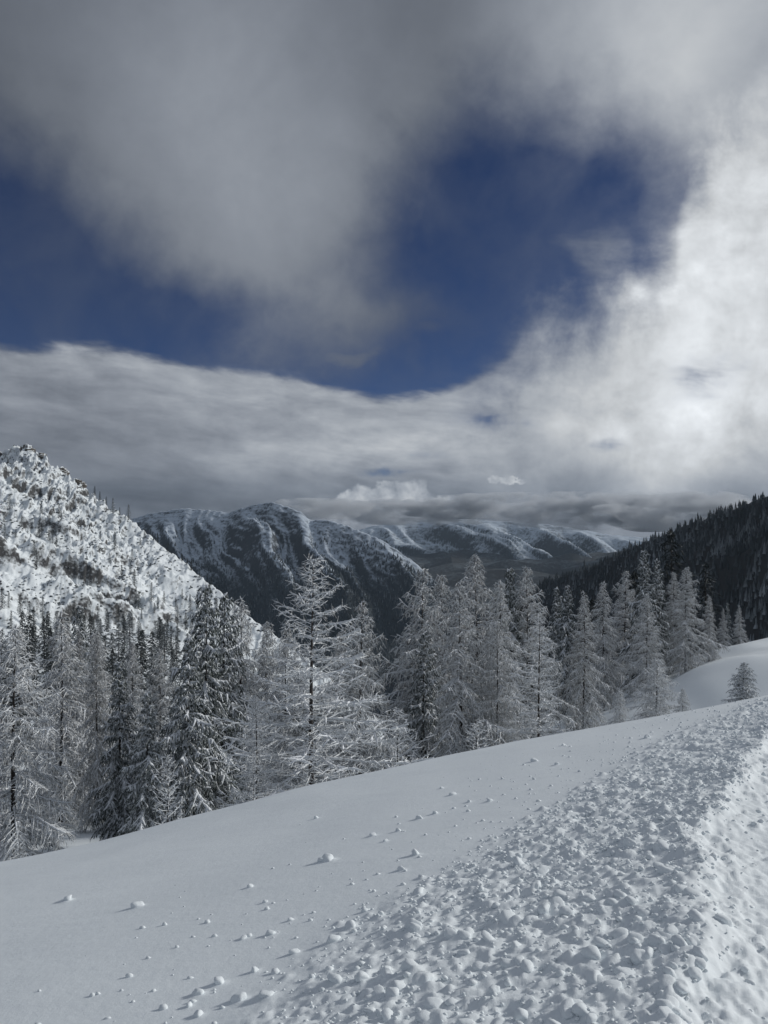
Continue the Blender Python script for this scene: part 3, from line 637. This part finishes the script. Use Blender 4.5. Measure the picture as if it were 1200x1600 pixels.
scatter(100, -.5, -.04, 110, 272, ['mid', 'middark', 'middark'], 9, 15, lambda u, y: 'dark conifer below the rocky slope, ' + ('at the left edge' if u < -.38 else 'behind the shorter spruces' if u < -.28 else 'around the tall spruce pair' if u < -.19 else 'towards the open bare larch') + ('' if y < 190 else ', farther rows'), 'conifers at the foot of the rocky slope')
def hillmask(x, y, u):
    yr, vr = hill_ridge(np.array([u])); d = yr[0] - y
    if d < 3: return 0
    return float(np.clip(perlin(np.array([x / 28.]), np.array([y / 40.]), 5)[0] * 3 + .15, 0, 1) * (1.0 if u > -.42 or d > 60 else .15))
scatter(105, -.5, -.12, 270, 405, ['middark', 'middark', 'mid'], 5.0, 10, lambda u, y: 'small dark conifer on the rocky snow slope, ' + ('low' if y < 320 else 'halfway up' if y < 370 else 'high up') + (' at the left edge' if u < -.38 else ' in its middle' if u < -.27 else ' towards its right end'), 'small conifers on the rocky slope', hillmask)
for px in (148, 156, 166, 187, 246, 262, 284, 292, 299, 312, 330, 352):
    u = U(px); yr, vr = hill_ridge(np.array([u])); y = float(yr[0]) - 1
    plant('middark', px, u * y, y, 0, px, .9, 'conifer', 'dark conifer standing on the skyline of the rocky ridge', 'conifers on the skyline of the rocky ridge', H=random.uniform(4, 6.5), sink=.8)
scatter(36, -.12, .42, 56, 120, ['middark'], 8, 12, lambda u, y: 'conifer on the slope falling away ' + ('behind the open bare larch' if u < .0 else 'behind the middle group' if u < .2 else 'behind the right group'), 'conifers below the middle and right groups')

# dwarf pine and boulders half buried on the rocky slope
def blobs(name, n, u0, u1, y0, y1, s0, s1, m, seed, dens, label, cat=None):
    rs = np.random.default_rng(seed); u = rs.uniform(u0, u1, n * 4); y = rs.uniform(y0, y1, n * 4); x = u * y
    keep = (perlin(x / 22, y / 30, seed) + rs.random(n * 4) * .8 > dens) & (y < hill_ridge(u)[0] - 1)
    x = x[keep][:n]; y = y[keep][:n]; z = zg(x, y); s = rs.uniform(s0, s1, len(x)) ** 1.0
    base = np.array([[1,0,0],[.3,.95,0],[-.8,.6,0],[-.8,-.6,0],[.3,-.95,0],[.55,.4,.8],[-.55,.3,.9],[0,-.6,.7]])
    fc = np.array([[0,1,5,5],[1,2,6,5],[2,3,6,6],[3,4,7,6],[4,0,7,7],[0,5,7,7],[5,6,7,7]])
    fc = np.array([[0,1,5],[1,2,6],[1,6,5],[2,3,6],[3,7,6],[3,4,7],[4,0,7],[0,5,7],[5,6,7]])
    Vv = base[None] * rs.uniform(.6, 1.3, (len(x), 8, 3)) * s[:, None, None]
    Vv[:, :, 2] *= .9; Vv += np.stack([x, y, z - .25 * s], -1)[:, None]
    Fv = (np.arange(len(x))[:, None, None] * 8 + fc[None]).reshape(-1, 3)
    o = obj(name, mesh_np(name, Vv.reshape(-1, 3), Fv, [m])); tag(o, label, cat, kind='stuff'); return o
blobs('hollow_scrub', 1500, -.6, -.05, 120, 262, .3, .9, M_DARK, 7, .3, 'low dark scrub poking through the snow of the hollow', 'scrub')
blobs('dwarf_pine_scrub', 4200, -.6, -.05, 262, 425, .25, .8, M_DARK, 5, .2, 'low dark dwarf pine scrub dusted with snow on the rocky slope', 'scrub')

M_ROCK = rocky_material('grey brown crag', (0.09, 0.08, 0.07), SNOW, .9, .45, .75)
def outcrop(px, py, y, sx, sy, sz, seed, label):
    import bmesh
    bm = bmesh.new(); bmesh.ops.create_icosphere(bm, subdivisions=4, radius=1.0); rs = np.random.default_rng(seed)
    pn = rs.normal(0, 1, (16, 3)); pn[:, 2] *= .6; pn /= np.linalg.norm(pn, axis=1, keepdims=True); pd = rs.uniform(.45, .95, 16)
    for v in bm.verts:
        c = np.array(v.co); dts = np.maximum(pn @ c, .05); cut = float(np.sum((dts / pd) ** 14) ** (-1 / 14.)); q = min(cut, 1.2)
        q *= 1 + .10 * math.sin(c[2] * 15 + 2 * math.sin(c[0] * 5 + seed)) * .6 + .05 * math.sin(13 * c[0] + 7 * c[1])
        v.co = tuple(c * q * np.array([sx, sy, sz]))
    me = bpy.data.meshes.new('rock_outcrop'); bm.to_mesh(me); bm.free(); me.materials.append(M_ROCK)
    tag(obj('rock_outcrop', me, None, (U(px) * y, y, V(py) * y)), label, 'rock')
outcrop(2, 728, 425, 3.5, 5, 8, 1, 'tall brown rock tower cut by the left edge of the view')
outcrop(66, 716, 423, 4, 5, 4.5, 2, 'dark snow-capped crag just right of the rocky summit')
outcrop(98, 738, 420, 4.5, 5, 4, 3, 'dark ledge of rock on the shoulder right of the summit')
outcrop(122, 758, 416, 3.5, 4, 4, 4, 'small dark crag lowest on the summit shoulder')
outcrop(38, 708, 426, 5, 5, 4, 5, 'broad snow-covered rock forming the summit of the slope')
outcrop(55, 760, 405, 3, 4, 3, 6, 'small rock step below the summit')
# far woods: thousands of small conifers
def forest(name, fn, u0, u1, n, dist, dmin, dmax, h0, h1, m, seed, label, dens=None, sides=5):
    rs = np.random.default_rng(seed); u = rs.uniform(u0, u1, n * 3); d = rs.uniform(dmin, dmax, n * 3)
    y = dist(u) - d; x = u * y; z = fn(x, y)
    keep = z > -353
    if dens is not None: keep &= dens(x, y, z, d, u) > rs.random(n * 3)
    x, y, z = x[keep][:n], y[keep][:n], z[keep][:n]; N = len(x); h = rs.uniform(h0, h1, N) * (.7 + .5 * rs.random(N) ** 2)
    Vs = []; Fs = []; off = 0
    for (zb, zt, rr) in ((.05, .62, .19), (.32, .84, .14), (.6, 1.0, .09)):
        a = np.arange(sides) * 2 * math.pi / sides + rs.uniform(0, 6, N)[:, None]
        r = h[:, None] * rr * rs.uniform(.65, 1.3, (N, sides))
        ring = np.stack([x[:, None] + r * np.cos(a), y[:, None] + r * np.sin(a), z[:, None] + h[:, None] * (zb + rs.uniform(-.05, .05, (N, sides)))], -1)
        top = np.stack([x, y, z + h * zt], -1)[:, None]
        Vs.append(np.concatenate([ring, top], 1))
    Vv = np.concatenate(Vs, 1).reshape(-1, 3); per = (sides + 1) * 3
    f = np.array([[t * (sides + 1) + i, t * (sides + 1) + (i + 1) % sides, t * (sides + 1) + sides] for t in range(3) for i in range(sides)])
    Fv = (np.arange(N)[:, None, None] * per + f[None]).reshape(-1, 3)
    me = mesh_np(name, Vv, Fv, [m]); at = me.attributes.new('frost', 'FLOAT', 'POINT')
    at.data.foreach_set('value', np.repeat(rs.random(N) ** 1.5 * np.clip(.6 + fbm(x / 60, y / 60, 2, 3), .1, 1.3), per).astype(np.float32))
    return tag(obj(name, me), label, 'forest', kind='stuff')
def forest_material(name, dark, snow, k):
    m, nt, p, tc, ge = mat(name); a = nt.nodes.new('ShaderNodeAttribute'); a.attribute_name = 'frost'
    sep = nt.nodes.new('ShaderNodeSeparateXYZ'); nt.links.new(ge.outputs['Normal'], sep.inputs[0]); nz = S(sep.outputs[2])
    f = S(a.outputs['Fac']) * k * sstep(nz, -.2, .8) + 0.02
    nt.links.new(mixc(S.op('MINIMUM', f, 1.0), dark, snow), p.inputs['Base Color']); p.inputs['Roughness'].default_value = .95; return m
M_FOREST = forest_material('far conifers', (0.024, 0.029, 0.030), (0.58, 0.64, 0.69), 1.0)
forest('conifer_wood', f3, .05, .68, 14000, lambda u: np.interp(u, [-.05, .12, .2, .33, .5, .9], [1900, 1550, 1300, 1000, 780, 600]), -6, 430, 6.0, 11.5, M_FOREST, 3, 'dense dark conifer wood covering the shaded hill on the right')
def dens1(x, y, z, d, u):
    return np.clip((-125 - z) / 120 + fbm(x / 120, y / 120, 3, 6) * 1.2 + .25 * ss(u, -.14, -.05) * ss(d, 20, 80), 0, 1)
forest('peak_wood', f1, -.4, .15, 11000, lambda u: np.interp(u, [-1, -.35, -.14, .03, .15], [3100, 2900, 2600, 2350, 2150]), 5, 560, 9, 15, M_FOREST, 6, 'dark conifer wood on the lower flanks of the far peak', dens1, sides=4)

def fv(x, y): return np.maximum(np.maximum(np.maximum(f1(x, y), f3(x, y)), -352.0), np.where(y < 800, zg(x, y), -400))
forest('valley_wood', fv, -.22, .3, 9000, lambda u: 2300 + 0 * u, 0, 1850, 10, 17, M_FOREST, 9, 'dark conifer wood filling the valley beyond the near trees', lambda x, y, z, d, u: np.where((np.abs(x + 5) < 45) & (y > 1900), 0, np.clip(y / 2000, .2, 1)), sides=4)
# ------------------------------------------------------------------ snow lumps
def lump_mesh(seed):
    import bmesh
    bm = bmesh.new(); bmesh.ops.create_icosphere(bm, subdivisions=3, radius=1.0)
    rs = np.random.default_rng(seed); k = rs.normal(0, 1, (5, 3)) * 1.7; ph = rs.uniform(0, 6, 5)
    pn = rs.normal(0, 1, (11, 3)); pn /= np.linalg.norm(pn, axis=1, keepdims=True); pd = rs.uniform(.62, .95, 11)
    for v in bm.verts:
        c = np.array(v.co); dts = np.maximum(pn @ c, .05); cut = float((np.sum((dts / pd) ** 9)) ** (-1 / 9.)); s = min(cut, 1.15) * 1.12 + .055 * sum(math.sin(float(k[i] @ c) + ph[i]) for i in range(5)) + .03 * math.sin(9 * c[0] + seed) * math.sin(8 * c[1]) + .02 * math.sin(17 * c[2] + 13 * c[0])
        v.co = tuple(c * s)
    me = bpy.data.meshes.new('snow_lump'); bm.to_mesh(me); bm.free()
    for p_ in me.polygons: p_.use_smooth = True
    me.materials.append(M_SNOW); return me
LM = [lump_mesh(s) for s in range(7)]
def lump(l, i, label, group):
    x, y, r, h, sq, an = l[:6]
    zb = float(near_base(np.array([x]), np.array([y]))[0])
    o = obj('snow_lump', LM[i % 7]); o.location = (x, y, zb + h * .18); o.scale = (r * .95, r * sq * .95, h * .80)
    o.rotation_euler = (random.uniform(-.25, .25), random.uniform(-.25, .25), an); tag(o, label, 'snow lump', group)
for i, l in enumerate(picked):
    far = 'nearest the camera' if l[1] < 3.1 else 'at the near end' if l[1] < 3.9 else 'in the nearer half' if l[1] < 5.5 else 'in the farther half' if l[1] < 9 else 'near the crest'
    f_ = (l[0] - xl(l[1])) / (xe(l[1]) - xl(l[1]))
    if l[6] == 'berm': lump(l, i, 'snow block on the lip above the trail, ' + far, 'snow blocks along the trail bank')
    elif f_ < .05: lump(l, i, 'snow lump strayed off the churned strip onto smooth snow, ' + far, 'snow lumps of the churned strip')
    else: lump(l, i, 'snow lump in the churned strip, ' + far + ', ' + ('towards the smooth slope' if f_ < .38 else 'in mid strip' if f_ < .7 else 'towards the trail'), 'snow lumps of the churned strip')
# crumbs too small and too many to count
def crumbs():
    import bmesh
    bm = bmesh.new(); bmesh.ops.create_icosphere(bm, subdivisions=1, radius=1.0); bv = np.array([tuple(v.co) for v in bm.verts]); bm.verts.index_update()
    bf = np.array([[v.index for v in f.verts] for f in bm.faces]); bm.free()
    L = [l for l in lumps if id(l) not in pk and len(l) == 7 and l[2] > .006]
    rs = np.random.default_rng(8)
    small = [l for l in lumps if l[6] == 'bed' and l[1] < 7]; idx = rs.choice(len(small), 300, replace=False)
    L += [(small[i][0] + rs.normal() * .05, small[i][1] + rs.normal() * .05, rs.uniform(.008, .018), 0, 0, 0) for i in idx]
    if len(L) > 8500: L = [L[i] for i in rs.choice(len(L), 8500, replace=False)]
    n = len(L); x = np.array([l[0] for l in L]); y = np.array([l[1] for l in L]); r = np.array([l[2] for l in L])
    # height of the finished ground under each crumb
    i = np.clip(np.searchsorted(Yn, y), 0, len(Yn) - 1); j = np.clip(np.searchsorted(A_, x / (y + 2)), 0, len(A_) - 1); z = Z[i, j]
    Vv = bv[None] * rs.uniform(.68, 1.25, (n, len(bv), 1)) * np.stack([r, r * rs.uniform(.6, 1, n), r * rs.uniform(.5, .9, n)], -1)[:, None]
    Vv = Vv + np.stack([x, y, z + r * .12], -1)[:, None]
    Fv = (np.arange(n)[:, None, None] * len(bv) + bf[None]).reshape(-1, 3)
    tag(obj('snow_crumbs', mesh_np('snow_crumbs', Vv.reshape(-1, 3), Fv, [M_SNOW], smooth=True)), 'fine snow crumbs strewn over the churned strip and the slope beside it', 'snow', kind='stuff')
crumbs()
names = {0: 'lone snow lump farthest left on the smooth slope', 1: 'snow lump just right of the farthest left one on the smooth slope',
         3: 'largest piece of the broken snow lump alone in the middle of the smooth slope', 2: 'small piece touching the left of the broken snow lump on the smooth slope'}
order = sorted(range(len(singles)), key=lambda i: lone[i][0]); big_ = [i for i in order if lone[i][2] >= 8 and i not in names]
words = ['leftmost', 'second from the left', 'third from the left', 'fourth from the left', 'fifth from the left', 'sixth from the left', 'seventh from the left', 'eighth from the left']
for n_, i in enumerate(big_[:8]): names[i] = 'clear snow lump low on the smooth slope by the strip, ' + words[n_]
for i, l in enumerate(singles):
    if i in names: lump(l, i, names[i], 'lone lumps on the smooth slope')
    else: lump(l, i, 'tiny lone snow lump on the smooth slope, ' + ('close to the crest' if lone[i][1] < 1230 else 'halfway between crest and camera' if lone[i][1] < 1350 else 'on its near part'), 'lone lumps on the smooth slope')


# ------------------------------------------------------------------ cloud lying on the far range
def fog(i, px, py, y, wx, wy, wz, dens, label):
    import bmesh
    bm = bmesh.new(); bmesh.ops.create_icosphere(bm, subdivisions=4, radius=1.0); rs = np.random.default_rng(i + 50)
    k = rs.normal(0, 1, (9, 3)) * 2.6; ph = rs.uniform(0, 6, 9)
    for v in bm.verts:
        c = np.array(v.co); sN = 1 + .11 * sum(math.sin(float(k[j] @ c) + ph[j]) for j in range(9))
        v.co = (c[0] * sN * wx, c[1] * sN * wy, c[2] * sN * wz)
    me = bpy.data.meshes.new('cloud_bank'); bm.to_mesh(me); bm.free()
    m = bpy.data.materials.new('cloud'); m.use_nodes = True; n = m.node_tree; n.nodes.clear()
    S.nt = n; tcn = n.nodes.new('ShaderNodeTexCoord'); mp = n.nodes.new('ShaderNodeMapping'); mp.inputs['Scale'].default_value = (1, 1, 2.2)
    n.links.new(tcn.outputs['Object'], mp.inputs[0]); dn = sstep(S(noise(mp.outputs[0], .0065, 5, .62).outputs[0]), .44, .66) * dens
    pv = n.nodes.new('ShaderNodeVolumePrincipled'); n.links.new(dn.k, pv.inputs['Density']); pv.inputs['Color'].default_value = (.80, .83, .87, 1); pv.inputs['Anisotropy'].default_value = .15
    o_ = n.nodes.new('ShaderNodeOutputMaterial'); n.links.new(pv.outputs[0], o_.inputs['Volume']); me.materials.append(m)
    tag(obj('cloud_bank', me, None, (U(px) * y, y, V(py) * y)), label, 'cloud', kind='stuff')
fog(0, 600, 795, 4300, 480, 220, 75, .024, 'grey cloud bank over the left end of the far range')
fog(1, 850, 796, 4200, 640, 260, 75, .030, 'flat dark-bottomed cloud bank lying on the middle of the far range')
fog(2, 1040, 797, 3900, 440, 260, 95, .028, 'cloud bank drifting behind the wooded hill on the right')
fog(3, 515, 796, 3500, 170, 150, 42, .018, 'low cloud just right of the far peak summit')
sc.cycles.volume_step_rate = 1.0; sc.cycles.volume_max_steps = 64
# thin winter air between the near trees and the mountains
hz = bpy.data.materials.new('haze'); hz.use_nodes = True; n = hz.node_tree; n.nodes.clear()
pv = n.nodes.new('ShaderNodeVolumePrincipled'); pv.inputs['Density'].default_value = 3.2e-5; pv.inputs['Color'].default_value = (.62, .80, 1.0, 1); pv.inputs['Anisotropy'].default_value = .1
o_ = n.nodes.new('ShaderNodeOutputMaterial'); n.links.new(pv.outputs[0], o_.inputs['Volume'])
hx, hy0, hy1, hz0, hz1 = 9500, -300, 6100, -380, 200
hv = [(x, y, z) for z in (hz0, hz1) for y in (hy0, hy1) for x in (-hx, hx)]
hf = [(0, 2, 3, 1), (4, 5, 7, 6), (0, 1, 5, 4), (2, 6, 7, 3), (0, 4, 6, 2), (1, 3, 7, 5)]
tag(obj('haze', mesh_np('haze', hv, hf, [hz])), kind='stuff')
